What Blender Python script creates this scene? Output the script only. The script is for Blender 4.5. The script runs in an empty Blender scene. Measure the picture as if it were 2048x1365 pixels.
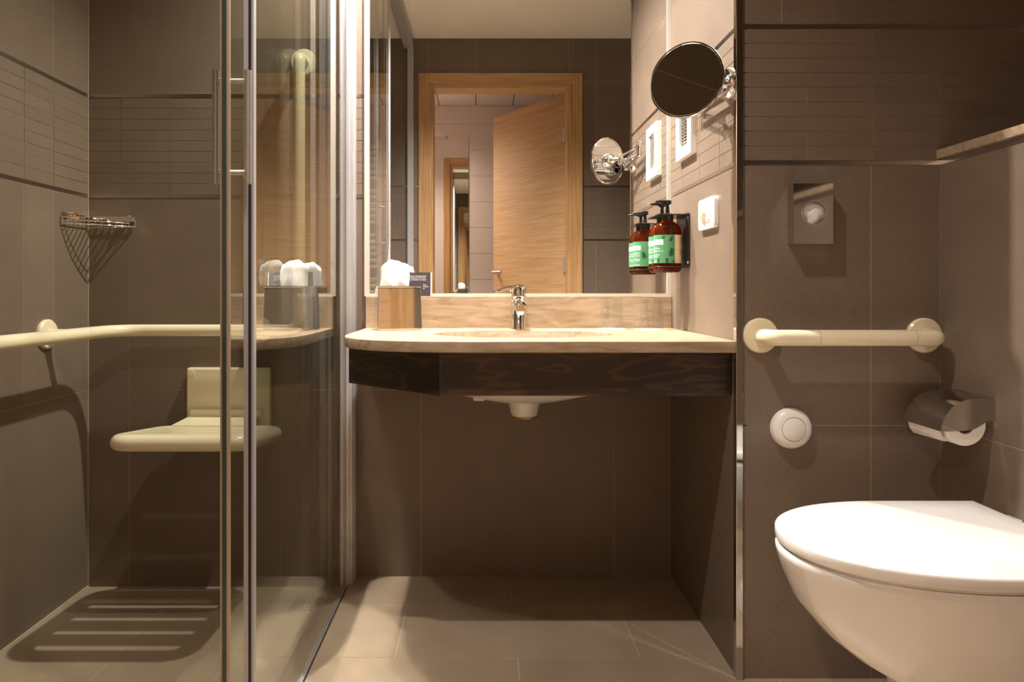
import bpy, bmesh, math, random
from mathutils import Vector, Matrix

random.seed(7)
scene = bpy.context.scene
C = scene.collection
PI = math.pi

# ------------------------------------------------------------------ camera, light, exposure
cam_d = bpy.data.cameras.new('camera')
cam_d.lens = 24.0
cam_d.sensor_width = 36.0
cam_d.shift_x = 0.0288
cam_d.shift_y = -0.0500
cam_d.clip_start = 0.02
cam = bpy.data.objects.new('camera', cam_d)
C.objects.link(cam)
cam.location = (0, 0, 0.8815)
cam.rotation_euler = (PI / 2, 0, 0)
scene.camera = cam

world = bpy.data.worlds.new('world')
scene.world = world
world.use_nodes = True
world.node_tree.nodes['Background'].inputs[0].default_value = (1.0, 0.86, 0.7, 1)
world.node_tree.nodes['Background'].inputs[1].default_value = 0.0

CEIL = 2.333
WARM = (1.0, 0.93, 0.875)
# recessed ceiling spots, all above the frame: x, y, watts, radius, cone in degrees, label, name of the light
SPOTS = [
    (-0.12, 1.845, 265.0, 0.018, 140, 'round recessed ceiling spot above the sink counter', 'ceiling_lamp_counter_offscreen'),
    (-0.05, 0.96, 82.0, 0.020, 122, 'round recessed ceiling spot over the middle of the bathroom floor', 'ceiling_lamp_room_offscreen'),
]
HALL_W = 95.0
scene.view_settings.view_transform = 'Standard'
scene.view_settings.look = 'None'
scene.view_settings.exposure = 0.0
scene.view_settings.gamma = 1.0
scene.view_settings.use_curve_mapping = False
scene.cycles.transparent_max_bounces = 20
scene.cycles.diffuse_bounces = 3
scene.cycles.glossy_bounces = 5
scene.cycles.max_bounces = 6
scene.cycles.transmission_bounces = 6
scene.cycles.sample_clamp_indirect = 0.0
scene.cycles.blur_glossy = 0.0
scene.cycles.use_guiding = True          # lets the light thrown back by the mirror and the shower glass be found
scene.cycles.use_surface_guiding = True

# ------------------------------------------------------------------ materials
def srgb(r, g, b):
    f = lambda c: (c / 255) / 12.92 if c <= 10 else (((c / 255) + 0.055) / 1.055) ** 2.4
    return (f(r), f(g), f(b), 1)

def new_mat(name):
    m = bpy.data.materials.new(name)
    m.use_nodes = True
    return m, m.node_tree.nodes, m.node_tree.links, m.node_tree.nodes['Principled BSDF']

def plain(name, col, rough=0.5, metal=0.0, coat=0.0, noise=0.0, nscale=40, spec=0.5):
    m, n, l, p = new_mat(name)
    p.inputs['Base Color'].default_value = col
    p.inputs['Roughness'].default_value = rough
    p.inputs['Metallic'].default_value = metal
    p.inputs['Coat Weight'].default_value = coat
    p.inputs['Specular IOR Level'].default_value = spec
    if noise:
        g = n.new('ShaderNodeNewGeometry')
        t = n.new('ShaderNodeTexNoise'); t.inputs['Scale'].default_value = nscale; t.inputs['Detail'].default_value = 4
        l.new(g.outputs['Position'], t.inputs['Vector'])
        mx = n.new('ShaderNodeMix'); mx.data_type = 'RGBA'
        mx.inputs[6].default_value = tuple(c * (1 - noise) for c in col[:3]) + (1,)
        mx.inputs[7].default_value = tuple(min(1, c * (1 + noise)) for c in col[:3]) + (1,)
        l.new(t.outputs['Fac'], mx.inputs[0])
        l.new(mx.outputs[2], p.inputs['Base Color'])
    return m

def tile_mat(name, col, rough=0.42):
    m, n, l, p = new_mat(name)
    g = n.new('ShaderNodeNewGeometry')
    oi = n.new('ShaderNodeObjectInfo')
    t1 = n.new('ShaderNodeTexNoise'); t1.inputs['Scale'].default_value = 9; t1.inputs['Detail'].default_value = 2
    t2 = n.new('ShaderNodeTexNoise'); t2.inputs['Scale'].default_value = 430; t2.inputs['Detail'].default_value = 1
    mp = n.new('ShaderNodeMapping'); mp.inputs['Scale'].default_value = (1, 1, 0.35)
    l.new(g.outputs['Position'], mp.inputs['Vector'])
    l.new(g.outputs['Position'], t1.inputs['Vector'])
    l.new(mp.outputs['Vector'], t2.inputs['Vector'])
    a = n.new('ShaderNodeMath'); a.operation = 'MULTIPLY'; a.inputs[1].default_value = 0.22
    b = n.new('ShaderNodeMath'); b.operation = 'MULTIPLY'; b.inputs[1].default_value = 0.55
    d = n.new('ShaderNodeMath'); d.operation = 'MULTIPLY'; d.inputs[1].default_value = 0.07
    s1 = n.new('ShaderNodeMath'); s2 = n.new('ShaderNodeMath'); s3 = n.new('ShaderNodeMath')
    l.new(t1.outputs['Fac'], a.inputs[0]); l.new(t2.outputs['Fac'], b.inputs[0]); l.new(oi.outputs['Random'], d.inputs[0])
    l.new(a.outputs[0], s1.inputs[0]); l.new(b.outputs[0], s1.inputs[1])
    l.new(s1.outputs[0], s2.inputs[0]); l.new(d.outputs[0], s2.inputs[1])
    l.new(s2.outputs[0], s3.inputs[0]); s3.inputs[1].default_value = 0.58
    v = n.new('ShaderNodeVectorMath'); v.operation = 'SCALE'
    v.inputs[0].default_value = col[:3]
    l.new(s3.outputs[0], v.inputs['Scale'])
    l.new(v.outputs[0], p.inputs['Base Color'])
    p.inputs['Roughness'].default_value = rough
    return m

def grain_mat(name, c1, c2, axis, scale=60, stretch=0.06, distort=3.0, rough=0.4, c3=None, axis2=None):
    """fine wood or stone grain that runs along the given world axis"""
    m, n, l, p = new_mat(name)
    g = n.new('ShaderNodeNewGeometry')
    mp = n.new('ShaderNodeMapping')
    sc = [1, 1, 1]; sc[axis] = stretch
    if axis2 is not None: sc[axis2] = stretch
    mp.inputs['Scale'].default_value = sc
    l.new(g.outputs['Position'], mp.inputs['Vector'])
    t = n.new('ShaderNodeTexNoise'); t.inputs['Scale'].default_value = scale; t.inputs['Detail'].default_value = 3
    t.inputs['Distortion'].default_value = distort
    l.new(mp.outputs['Vector'], t.inputs['Vector'])
    r = n.new('ShaderNodeValToRGB')
    r.color_ramp.elements[0].position = 0.32; r.color_ramp.elements[0].color = c1
    r.color_ramp.elements[1].position = 0.68; r.color_ramp.elements[1].color = c2
    if c3:
        e = r.color_ramp.elements.new(0.5); e.color = c3
    l.new(t.outputs['Fac'], r.inputs[0])
    l.new(r.outputs[0], p.inputs['Base Color'])
    p.inputs['Roughness'].default_value = rough
    return m

def ebony_mat(name):
    m, n, l, p = new_mat(name)
    g = n.new('ShaderNodeNewGeometry')
    mp = n.new('ShaderNodeMapping'); mp.inputs['Scale'].default_value = (1.6, 1.6, 9)
    l.new(g.outputs['Position'], mp.inputs['Vector'])
    t = n.new('ShaderNodeTexNoise'); t.inputs['Scale'].default_value = 2.2; t.inputs['Detail'].default_value = 2
    l.new(mp.outputs['Vector'], t.inputs['Vector'])
    k = n.new('ShaderNodeMath'); k.operation = 'MULTIPLY'; k.inputs[1].default_value = 42
    l.new(t.outputs['Fac'], k.inputs[0])
    s = n.new('ShaderNodeMath'); s.operation = 'SINE'
    l.new(k.outputs[0], s.inputs[0])
    r = n.new('ShaderNodeValToRGB')
    r.color_ramp.elements[0].position = 0.0; r.color_ramp.elements[0].color = srgb(42, 30, 26)
    r.color_ramp.elements[1].position = 1.0; r.color_ramp.elements[1].color = srgb(74, 50, 33)
    e = r.color_ramp.elements.new(0.55); e.color = srgb(50, 36, 29)
    l.new(s.outputs[0], r.inputs[0]); l.new(r.outputs[0], p.inputs['Base Color'])
    p.inputs['Roughness'].default_value = 0.35
    return m

def glass_mat(name, tint, ior=1.5, gain=1.0):
    """clear pane: real Fresnel reflection on the face that meets the ray, clear transmission with the glass's tint"""
    m = bpy.data.materials.new(name); m.use_nodes = True
    n, l = m.node_tree.nodes, m.node_tree.links
    n.clear()
    out = n.new('ShaderNodeOutputMaterial')
    tr = n.new('ShaderNodeBsdfTransparent'); tr.inputs[0].default_value = tint
    gl = n.new('ShaderNodeBsdfAnisotropic'); gl.inputs['Roughness'].default_value = 0.0
    gl.inputs['Color'].default_value = (0.97, 0.98, 0.97, 1)
    fr = n.new('ShaderNodeFresnel'); fr.inputs['IOR'].default_value = ior
    ge = n.new('ShaderNodeNewGeometry')
    num = n.new('ShaderNodeMath'); num.operation = 'MULTIPLY'; num.inputs[1].default_value = 2 * gain
    den = n.new('ShaderNodeMath'); den.operation = 'ADD'; den.inputs[1].default_value = 1
    dv = n.new('ShaderNodeMath'); dv.operation = 'DIVIDE'; dv.use_clamp = True
    inv = n.new('ShaderNodeMath'); inv.operation = 'SUBTRACT'; inv.inputs[0].default_value = 1
    mu = n.new('ShaderNodeMath'); mu.operation = 'MULTIPLY'
    l.new(fr.outputs[0], num.inputs[0]); l.new(fr.outputs[0], den.inputs[0])
    l.new(num.outputs[0], dv.inputs[0]); l.new(den.outputs[0], dv.inputs[1])
    l.new(ge.outputs['Backfacing'], inv.inputs[1])
    l.new(dv.outputs[0], mu.inputs[0]); l.new(inv.outputs[0], mu.inputs[1])
    mx = n.new('ShaderNodeMixShader')
    l.new(mu.outputs[0], mx.inputs[0]); l.new(tr.outputs[0], mx.inputs[1]); l.new(gl.outputs[0], mx.inputs[2])
    l.new(mx.outputs[0], out.inputs[0])
    return m

M = {}
M['tile'] = tile_mat('wall_tile', srgb(118, 102, 87))
M['floor_tile'] = tile_mat('floor_tile_mat', srgb(162, 143, 120), 0.38)
M['grout'] = plain('grout', srgb(186, 168, 148), 0.85)
M['grout_dark'] = plain('grout_wall', srgb(166, 148, 128), 0.85)
M['strip'] = plain('steel_strip', (0.55, 0.52, 0.49, 1), 0.22, 1.0)
M['chrome'] = plain('chrome', (0.84, 0.83, 0.81, 1), 0.04, 1.0)
M['steel'] = plain('polished_steel', (0.58, 0.57, 0.555, 1), 0.05, 1.0)
M['mirror'] = plain('mirror_silver', (0.90, 0.905, 0.89, 1), 0.0, 1.0)
M['alu'] = plain('anodised_aluminium', (0.50, 0.49, 0.49, 1), 0.38, 0.35)
M['nickel'] = plain('satin_nickel', (0.60, 0.575, 0.55, 1), 0.38, 0.8)
M['white_trim'] = plain('white_silicone', srgb(206, 198, 184), 0.5)
M['white_plastic'] = plain('white_plastic', srgb(242, 238, 230), 0.3)
M['cream'] = plain('cream_nylon', srgb(238, 224, 190), 0.22, coat=0.3)
M['ceramic'] = plain('white_ceramic', srgb(224, 219, 212), 0.08, coat=0.5)
M['black'] = plain('black_plastic', srgb(22, 20, 19), 0.35)
M['blackmetal'] = plain('black_lacquer', srgb(40, 34, 29), 0.3)
M['seal'] = plain('dark_seal', srgb(44, 40, 52), 0.35)
M['greenedge'] = plain('glass_edge_green', srgb(70, 84, 74), 0.15)
M['clear_strip'] = plain('seal_strip', srgb(190, 170, 148), 0.35)
M['ceiling'] = plain('ceiling_paint', srgb(250, 242, 226), 0.9)
M['hallwall'] = plain('hall_panel', srgb(226, 212, 204), 0.55)
M['hallgap'] = plain('hall_joint', srgb(150, 135, 126), 0.8)
M['dark'] = plain('dark_gap', srgb(26, 22, 20), 0.8)
M['hallfloor'] = plain('hall_floor_mat', srgb(150, 125, 100), 0.5, noise=0.1)
M['stone'] = grain_mat('travertine', srgb(150, 126, 99), srgb(182, 161, 135), 0, 62, 0.16, 0.9, 0.28, srgb(168, 146, 120))
M['oak_v'] = grain_mat('oak_upright', srgb(178, 132, 84), srgb(208, 166, 114), 2, 110, 0.035, 0.6, 0.45)
M['oak_h'] = grain_mat('oak_level', srgb(186, 143, 96), srgb(212, 172, 124), 0, 70, 0.05, 0.8, 0.42)
M['oak_leaf'] = grain_mat('oak_leaf', srgb(190, 150, 104), srgb(212, 174, 128), 0, 120, 0.03, 0.25, 0.6, axis2=1)
M['ebony'] = ebony_mat('ebony_veneer')
M['glass'] = glass_mat('shower_glass', (0.945, 0.958, 0.937, 1))
M['tumbler'] = glass_mat('tumbler_glass', (0.978, 0.982, 0.978, 1), 1.5)
M['tissue'] = plain('tissue_paper', srgb(246, 245, 243), 0.9)
M['paper'] = plain('toilet_paper', srgb(238, 228, 216), 0.95)
M['card'] = plain('card_print', srgb(58, 48, 54), 0.6)
M['ink_white'] = plain('white_ink', srgb(235, 228, 222), 0.7)
M['ink_pink'] = plain('pink_ink', srgb(196, 120, 170), 0.7)
M['ink_dark'] = plain('dark_green_ink', srgb(22, 44, 26), 0.7)
M['ink_brown'] = plain('brown_ink', srgb(120, 96, 62), 0.7)
M['label_green'] = plain('green_label', srgb(84, 150, 104), 0.55)
M['label_cream'] = plain('cream_label', srgb(232, 206, 164), 0.6)
M['lens'] = plain('lamp_lens', srgb(236, 230, 218), 0.4)
am, n_, l_, p_ = new_mat('amber_bottle')
p_.inputs['Base Color'].default_value = (0.36, 0.06, 0.007, 1)
p_.inputs['Roughness'].default_value = 0.05
p_.inputs['Transmission Weight'].default_value = 0.9
p_.inputs['IOR'].default_value = 1.25
M['amber'] = am

# ------------------------------------------------------------------ mesh helpers
def thing(name, label, cat, loc, group=None):
    o = bpy.data.objects.new(name, None)
    o.empty_display_size = 0.05
    C.objects.link(o)
    o.location = loc
    o['label'] = label; o['category'] = cat
    if group: o['group'] = group
    return o

def tag(o, label, cat, group=None):
    o['label'] = label; o['category'] = cat
    if group: o['group'] = group
    return o

def off(o):
    v = Vector((0, 0, 0))
    while o is not None:
        v += o.location; o = o.parent
    return v

def link_mesh(name, me, mat, parent=None, smooth=False, recenter=True):
    if mat: 
        me.materials.clear(); me.materials.append(mat)
    o = bpy.data.objects.new(name, me)
    C.objects.link(o)
    c = Vector((0, 0, 0))
    if recenter and len(me.vertices):
        lo = Vector((min(v.co[i] for v in me.vertices) for i in range(3)))
        hi = Vector((max(v.co[i] for v in me.vertices) for i in range(3)))
        c = (lo + hi) / 2
        me.transform(Matrix.Translation(-c))
    if parent is not None:
        o.parent = parent
        o.location = c - off(parent)
    else:
        o.location = c
    if smooth:
        me.polygons.foreach_set('use_smooth', [True] * len(me.polygons))
        if smooth is not True:
            me.set_sharp_from_angle(angle=math.radians(smooth))
    return o

def fin(name, bm, mat, parent=None, smooth=False, recenter=True):
    bmesh.ops.recalc_face_normals(bm, faces=bm.faces)
    me = bpy.data.meshes.new(name)
    bm.to_mesh(me); bm.free()
    return link_mesh(name, me, mat, parent, smooth, recenter)

def add_box(bm, x0, x1, y0, y1, z0, z1, bevel=0.0, seg=2):
    r = bmesh.ops.create_cube(bm, size=1)
    bmesh.ops.scale(bm, vec=(x1 - x0, y1 - y0, z1 - z0), verts=r['verts'])
    bmesh.ops.translate(bm, vec=((x0 + x1) / 2, (y0 + y1) / 2, (z0 + z1) / 2), verts=r['verts'])
    if bevel:
        es = list({e for v in r['verts'] for e in v.link_edges})
        bmesh.ops.bevel(bm, geom=es, offset=bevel, segments=seg, affect='EDGES', profile=0.5)

def box(name, x0, x1, y0, y1, z0, z1, mat, parent=None, bevel=0.0, seg=2):
    bm = bmesh.new()
    add_box(bm, x0, x1, y0, y1, z0, z1, bevel, seg)
    return fin(name, bm, mat, parent)

def fillet(pts, r, n=8):
    pts = [Vector(p) for p in pts]
    out = [pts[0]]
    for i in range(1, len(pts) - 1):
        a, b, c = pts[i - 1], pts[i], pts[i + 1]
        u = (a - b).normalized(); v = (c - b).normalized()
        ang = u.angle(v)
        if ang > PI - 0.01:
            out.append(b); continue
        d = min(r / math.tan(ang / 2), (a - b).length * 0.49, (c - b).length * 0.49)
        p, q = b + u * d, b + v * d
        for k in range(n + 1):
            t = k / n
            out.append(p * (1 - t) ** 2 + b * 2 * t * (1 - t) + q * t * t)
    out.append(pts[-1])
    return out

def add_tube(bm, pts, r, seg=14, caps=True, closed=False):
    pts = [Vector(p) for p in pts]
    n = len(pts)
    rad = r if isinstance(r, (list, tuple)) else [r] * n
    tang = []
    for i in range(n):
        if closed:
            t = pts[(i + 1) % n] - pts[i - 1]
        else:
            t = pts[min(i + 1, n - 1)] - pts[max(i - 1, 0)]
        tang.append(t.normalized())
    up = Vector((0, 0, 1))
    if abs(tang[0].dot(up)) > 0.9: up = Vector((1, 0, 0))
    nrm = (up - tang[0] * up.dot(tang[0])).normalized()
    rings = []
    for i in range(n):
        if i:
            nrm = (nrm - tang[i] * nrm.dot(tang[i])).normalized()
        bi = tang[i].cross(nrm)
        rings.append([bm.verts.new(pts[i] + (nrm * math.cos(2 * PI * k / seg) + bi * math.sin(2 * PI * k / seg)) * rad[i]) for k in range(seg)])
    m = n if closed else n - 1
    for i in range(m):
        A, B = rings[i], rings[(i + 1) % n]
        for k in range(seg):
            bm.faces.new((A[k], A[(k + 1) % seg], B[(k + 1) % seg], B[k]))
    if caps and not closed:
        bm.faces.new(rings[0]); bm.faces.new(rings[-1])

def tube(name, pts, r, mat, parent=None, seg=14, closed=False):
    bm = bmesh.new()
    add_tube(bm, pts, r, seg, True, closed)
    return fin(name, bm, mat, parent, smooth=50)

def axis_matrix(center, axis):
    a = Vector(axis).normalized()
    return Matrix.Translation(Vector(center)) @ a.to_track_quat('Z', 'Y').to_matrix().to_4x4()

def add_lathe(bm, prof, center=(0, 0, 0), axis=(0, 0, 1), seg=32, sx=1.0, sy=1.0):
    mt = axis_matrix(center, axis)
    rings = []
    for (r, z) in prof:
        if r < 1e-6:
            rings.append([bm.verts.new(mt @ Vector((0, 0, z)))])
        else:
            rings.append([bm.verts.new(mt @ Vector((r * sx * math.cos(2 * PI * k / seg), r * sy * math.sin(2 * PI * k / seg), z))) for k in range(seg)])
    for A, B in zip(rings, rings[1:]):
        if len(A) == 1 and len(B) == 1: continue
        for k in range(seg):
            k2 = (k + 1) % seg
            if len(A) == 1: bm.faces.new((A[0], B[k], B[k2]))
            elif len(B) == 1: bm.faces.new((A[k], A[k2], B[0]))
            else: bm.faces.new((A[k], A[k2], B[k2], B[k]))

def lathe(name, prof, mat, parent=None, center=(0, 0, 0), axis=(0, 0, 1), seg=32, sx=1.0, sy=1.0, sharp=40):
    bm = bmesh.new()
    add_lathe(bm, prof, center, axis, seg, sx, sy)
    return fin(name, bm, mat, parent, smooth=sharp)

def loft(name, loops, mat, parent=None, sharp=45, cap0=True, cap1=True):
    bm = bmesh.new()
    rings = [[bm.verts.new(p) for p in lp] for lp in loops]
    n = len(rings[0])
    for A, B in zip(rings, rings[1:]):
        for k in range(n):
            bm.faces.new((A[k], A[(k + 1) % n], B[(k + 1) % n], B[k]))
    if cap0: bm.faces.new(rings[0])
    if cap1: bm.faces.new(rings[-1])
    return fin(name, bm, mat, parent, smooth=sharp)

def slab_from_outlines(name, outer, holes, z0, z1, mat, parent=None, bevel=0.0):
    """flat plate of any outline, with holes, real thickness"""
    cu = bpy.data.curves.new(name, 'CURVE')
    cu.dimensions = '2D'; cu.fill_mode = 'BOTH'
    cu.extrude = (z1 - z0) / 2 - bevel
    cu.bevel_depth = bevel; cu.bevel_resolution = 2
    cu.offset = -bevel
    for ol in [outer] + holes:
        s = cu.splines.new('POLY'); s.points.add(len(ol) - 1)
        for p, q in zip(s.points, ol): p.co = (q[0], q[1], 0, 1)
        s.use_cyclic_u = True
    t = bpy.data.objects.new(name + '_outline', cu)
    C.objects.link(t)
    dg = bpy.context.evaluated_depsgraph_get(); dg.update()
    me = bpy.data.meshes.new_from_object(t.evaluated_get(dg))
    bpy.data.objects.remove(t, do_unlink=True); bpy.data.curves.remove(cu)
    me.transform(Matrix.Translation((0, 0, (z0 + z1) / 2)))
    return link_mesh(name, me, mat, parent, smooth=40)

def ring_frame(name, u0, u1, v0, v1, iu0, iu1, iv0, iv1, place, d0, d1, mat, parent):
    """rectangular frame with an opening; place(u, v, d) gives the world point"""
    bm = bmesh.new()
    def q(d):
        o = [bm.verts.new(place(*p, d)) for p in ((u0, v0), (u1, v0), (u1, v1), (u0, v1))]
        i = [bm.verts.new(place(*p, d)) for p in ((iu0, iv0), (iu1, iv0), (iu1, iv1), (iu0, iv1))]
        return o, i
    oa, ia = q(d0); ob, ib = q(d1)
    for k in range(4):
        j = (k + 1) % 4
        bm.faces.new((oa[k], oa[j], ob[j], ob[k])); bm.faces.new((ia[k], ia[j], ib[j], ib[k]))
        bm.faces.new((oa[k], oa[j], ia[j], ia[k])); bm.faces.new((ob[k], ob[j], ib[j], ib[k]))
    return fin(name, bm, mat, parent)

def text_mesh(body, size):
    cu = bpy.data.curves.new('lettering', 'FONT')
    cu.body = body; cu.size = size
    t = bpy.data.objects.new('lettering', cu)
    C.objects.link(t)
    dg = bpy.context.evaluated_depsgraph_get(); dg.update()
    me = bpy.data.meshes.new_from_object(t.evaluated_get(dg))
    bpy.data.objects.remove(t, do_unlink=True); bpy.data.curves.remove(cu)
    return me

def structure(o):
    o['kind'] = 'structure'
    return o

# ------------------------------------------------------------------ tiled walls
XL, XN, XR, XRU = -1.214, 0.578, 1.037, 1.262      # shower wall, niche side, low right wall, upper right wall
YB, YT, YD = 2.100, 1.547, 0.250                   # back wall, toilet wall, entrance wall
ZS = -0.032                                        # shower floor
S0, S1, S2, S3 = 1.165, 1.175, 1.4735, 1.4835      # the two steel strips
TILE_CACHE = {}
TD = 0.006
def tile_mesh(w, h):
    k = (round(w, 4), round(h, 4))
    if k not in TILE_CACHE:
        bm = bmesh.new()
        add_box(bm, -w / 2, w / 2, 0, TD, -h / 2, h / 2)
        bmesh.ops.recalc_face_normals(bm, faces=bm.faces)
        me = bpy.data.meshes.new('tile'); bm.to_mesh(me); bm.free()
        me.materials.append(M['tile'])
        TILE_CACHE[k] = me
    return TILE_CACHE[k]

FACE = {'-Y': 0.0, '+X': PI / 2, '-X': -PI / 2, '+Y': PI}
def put_tile(parent, facing, plane, u0, u1, z0, z1, g, name='tile', proud=0.0):
    me = tile_mesh(u1 - u0 - g, z1 - z0 - g)
    o = bpy.data.objects.new(name, me)
    C.objects.link(o)
    uc, zc = (u0 + u1) / 2, (z0 + z1) / 2
    sgn = {'-Y': -1, '+X': 1, '-X': -1, '+Y': 1}[facing]
    pl = plane + sgn * proud
    p = Vector((uc, pl, zc)) if facing[1] == 'Y' else Vector((pl, uc, zc))
    o.rotation_euler = (0, 0, FACE[facing])
    o.parent = parent
    o.location = p - off(parent)
    return o

def cells(a, b, joints):
    e = [a] + [j for j in sorted(joints) if a + 0.004 < j < b - 0.004] + [b]
    return list(zip(e, e[1:]))

def tile_run(parent, facing, plane, a, b, zs, joints, g=0.0024):
    for (u0, u1) in cells(a, b, joints):
        for (z0, z1) in zip(zs, zs[1:]):
            put_tile(parent, facing, plane, u0, u1, z0, z1, g)

def mosaic(parent, facing, plane, a, b, joints):
    h = (S2 - S1) / 9
    for (u0, u1) in cells(a, b, joints):
        for r in range(9):
            put_tile(parent, facing, plane, u0, u1, S1 + r * h, S1 + (r + 1) * h, 0.0016, proud=random.uniform(0, 0.0005))

def strip(parent, facing, plane, a, b, z0, z1):
    sgn = {'-Y': -1, '+X': 1, '-X': -1, '+Y': 1}[facing]
    p0, p1 = plane - sgn * 0.006, plane + sgn * 0.0012
    if facing[1] == 'Y': return box('metal_strip', a, b, min(p0, p1), max(p0, p1), z0, z1, M['strip'], parent)
    return box('metal_strip', min(p0, p1), max(p0, p1), a, b, z0, z1, M['strip'], parent)

def steps(start, d, n):
    return [start + d * k for k in range(n)]

GR = 0.0008   # grout lies this far behind the tile faces
# back wall
wb = structure(box('wall_back', XL - 0.1, XN + 0.02, YB + GR, YB + 0.12, ZS - 0.05, CEIL + 0.05, M['grout_dark']))
tile_run(wb, '-Y', YB, XL, XN, [ZS, 0.5735, S0], [-1.087, -0.551, -0.190, 0.405])
mosaic(wb, '-Y', YB, XL, -0.352, steps(-1.112, 0.1503, 8))
tile_run(wb, '-Y', YB, XL, -0.352, [S3, 2.083, CEIL], [-0.78])
strip(wb, '-Y', YB, XL, -0.352, S0, S1)
strip(wb, '-Y', YB, XL, -0.352, S2, S3)
box('corner_seal', XL, XL + 0.003, YB - 0.003, YB, ZS, CEIL, M['grout_dark'], wb)
# shower side wall
wl = structure(box('wall_left', XL - 0.12, XL - GR, YD - 0.12, YB + 0.12, ZS - 0.05, CEIL + 0.05, M['grout_dark']))
LJ = [1.9335, 1.808]
tile_run(wl, '+X', XL, YD, YB, [ZS, 0.5735], [1.9335 - 0.6 * k for k in range(1, 4)])
tile_run(wl, '+X', XL, YD, YB, [0.5735, S0], LJ + [1.808 - 0.6 * k for k in range(1, 3)])
mosaic(wl, '+X', XL, YD, YB, LJ + steps(1.808 - 0.1503, -0.1503, 10))
tile_run(wl, '+X', XL, YD, YB, [S3, 2.083, CEIL], [1.9335, 1.333, 0.733])
strip(wl, '+X', XL, YD, YB, S0, S1)
strip(wl, '+X', XL, YD, YB, S2, S3)
box('floor_seal', XL, XL + 0.004, YD, YB, ZS, ZS + 0.004, M['grout'], wl)
# niche side wall
wn = structure(box('wall_niche', XN + GR, 0.602, 1.560, YB + 0.05, -0.05, CEIL + 0.05, M['grout_dark']))
tile_run(wn, '-X', XN, 1.556, YB, [0, 0.5735, S0], [])
mosaic(wn, '-X', XN, 1.556, YB, [1.667, 1.8175, 1.968])
tile_run(wn, '-X', XN, 1.556, YB, [S3, 1.752, CEIL], [])
strip(wn, '-X', XN, 1.556, YB, S0, S1)
strip(wn, '-X', XN, 1.556, YB, S2, S3)
# toilet wall
wt = structure(box('wall_toilet', 0.600, XRU + 0.12, YT + GR, YB + 0.05, -0.05, CEIL + 0.05, M['grout_dark']))
tile_run(wt, '-Y', YT, 0.5895, XR, [0, 0.5735, S0], [0.880])
mosaic(wt, '-Y', YT, 0.5895, XRU, [0.7345, 0.8845, 1.0345, 1.1840])
tile_run(wt, '-Y', YT, 0.5895, XRU, [S3, 2.083, CEIL], [0.678])
strip(wt, '-Y', YT, 0.5895, XRU, S0, S1)
strip(wt, '-Y', YT, 0.5895, XRU, S2, S3)
# low wall with the cistern, upper wall behind it
wr = structure(box('wall_right', XR + GR, XRU, YD - 0.02, YT + 0.0, -0.05, 1.1785, M['grout_dark']))
tile_run(wr, '-X', XR, YD, YT, [0, 0.5735, S0], [1.02, 0.42])
strip(wr, '-X', XR, YD, YT, S0, S1 + 0.003)
wu = structure(box('wall_right_upper', XRU + GR, XRU + 0.12, YD - 0.02, YT + 0.02, 1.15, CEIL + 0.05, M['grout_dark']))
tile_run(wu, '-X', XRU, YD, YT, [S3, 2.083, CEIL], [1.3, 0.7])
mosaic(wu, '-X', XRU, YD, YT, steps(1.40, -0.1503, 8))
strip(wu, '-X', XRU, YD, YT, S2, S3)
# entrance wall, in two piers and a lintel round the doorway
DX0, DX1, DZ = -0.3135, 0.519, 2.075
we = structure(box('wall_entrance', XL - 0.12, DX0, YD - 0.12, YD - GR, ZS - 0.05, CEIL + 0.05, M['grout_dark']))
w2 = structure(box('wall_entrance_right', DX1, XRU + 0.12, YD - 0.12, YD - GR, -0.05, CEIL + 0.05, M['grout_dark']))
w3 = structure(box('wall_entrance_lintel', DX0, DX1, YD - 0.12, YD - GR, DZ, CEIL + 0.05, M['grout_dark']))
for (w, a, b) in ((we, XL, DX0), (w2, DX1, XRU)):
    tile_run(w, '+Y', YD, a, b, [0, 0.5735, S0], [-0.95, -0.62, 0.655])
    mosaic(w, '+Y', YD, a, b, steps(-1.11, 0.1503, 16))
    tile_run(w, '+Y', YD, a, b, [S3, 2.083, CEIL], [-0.75, 0.655])
    strip(w, '+Y', YD, a, b, S0, S1)
    strip(w, '+Y', YD, a, b, S2, S3)
tile_run(w3, '+Y', YD, DX0, DX1, [DZ, CEIL], [-0.04, 0.50])
# ceiling
structure(box('ceiling', XL - 0.1, XRU + 0.1, YD - 0.1, YB + 0.1, CEIL, CEIL + 0.1, M['ceiling']))
# steel corner profile between niche and toilet wall
tr = box('trim_1', 0.5725, 0.5885, 1.5405, 1.5575, 0.0, CEIL, M['steel'], None, 0.0012)
structure(tr)

# ------------------------------------------------------------------ floors
fl = structure(box('floor', -0.400, XRU + 0.1, YD - 0.12, YB + 0.05, -0.12, -0.0008, M['grout']))
def floor_tile(parent, x0, x1, y0, y1, z, g=0.0030):
    o = box('floor_tile', x0 + g / 2, x1 - g / 2, y0 + g / 2, y1 - g / 2, z - 0.006, z, M['floor_tile'], parent)
    return o
rows = [(1.9205, YB), (1.6343, 1.9205), (1.339, 1.6343), (1.044, 1.339), (0.749, 1.044), (0.454, 0.749), (YD - 0.12, 0.454)]
for i, (y0, y1) in enumerate(rows):
    xs = [-0.2107 + 0.589 * k for k in range(-1, 3)] if i % 2 == 1 else [0.084 + 0.589 * k for k in range(-1, 3)]
    hi = XN if y0 > 1.6 else XRU
    if i == 2: hi = XRU
    for (a, b) in cells(-0.400, hi, xs):
        floor_tile(fl, a, b, y0, y1, 0.0)
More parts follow.
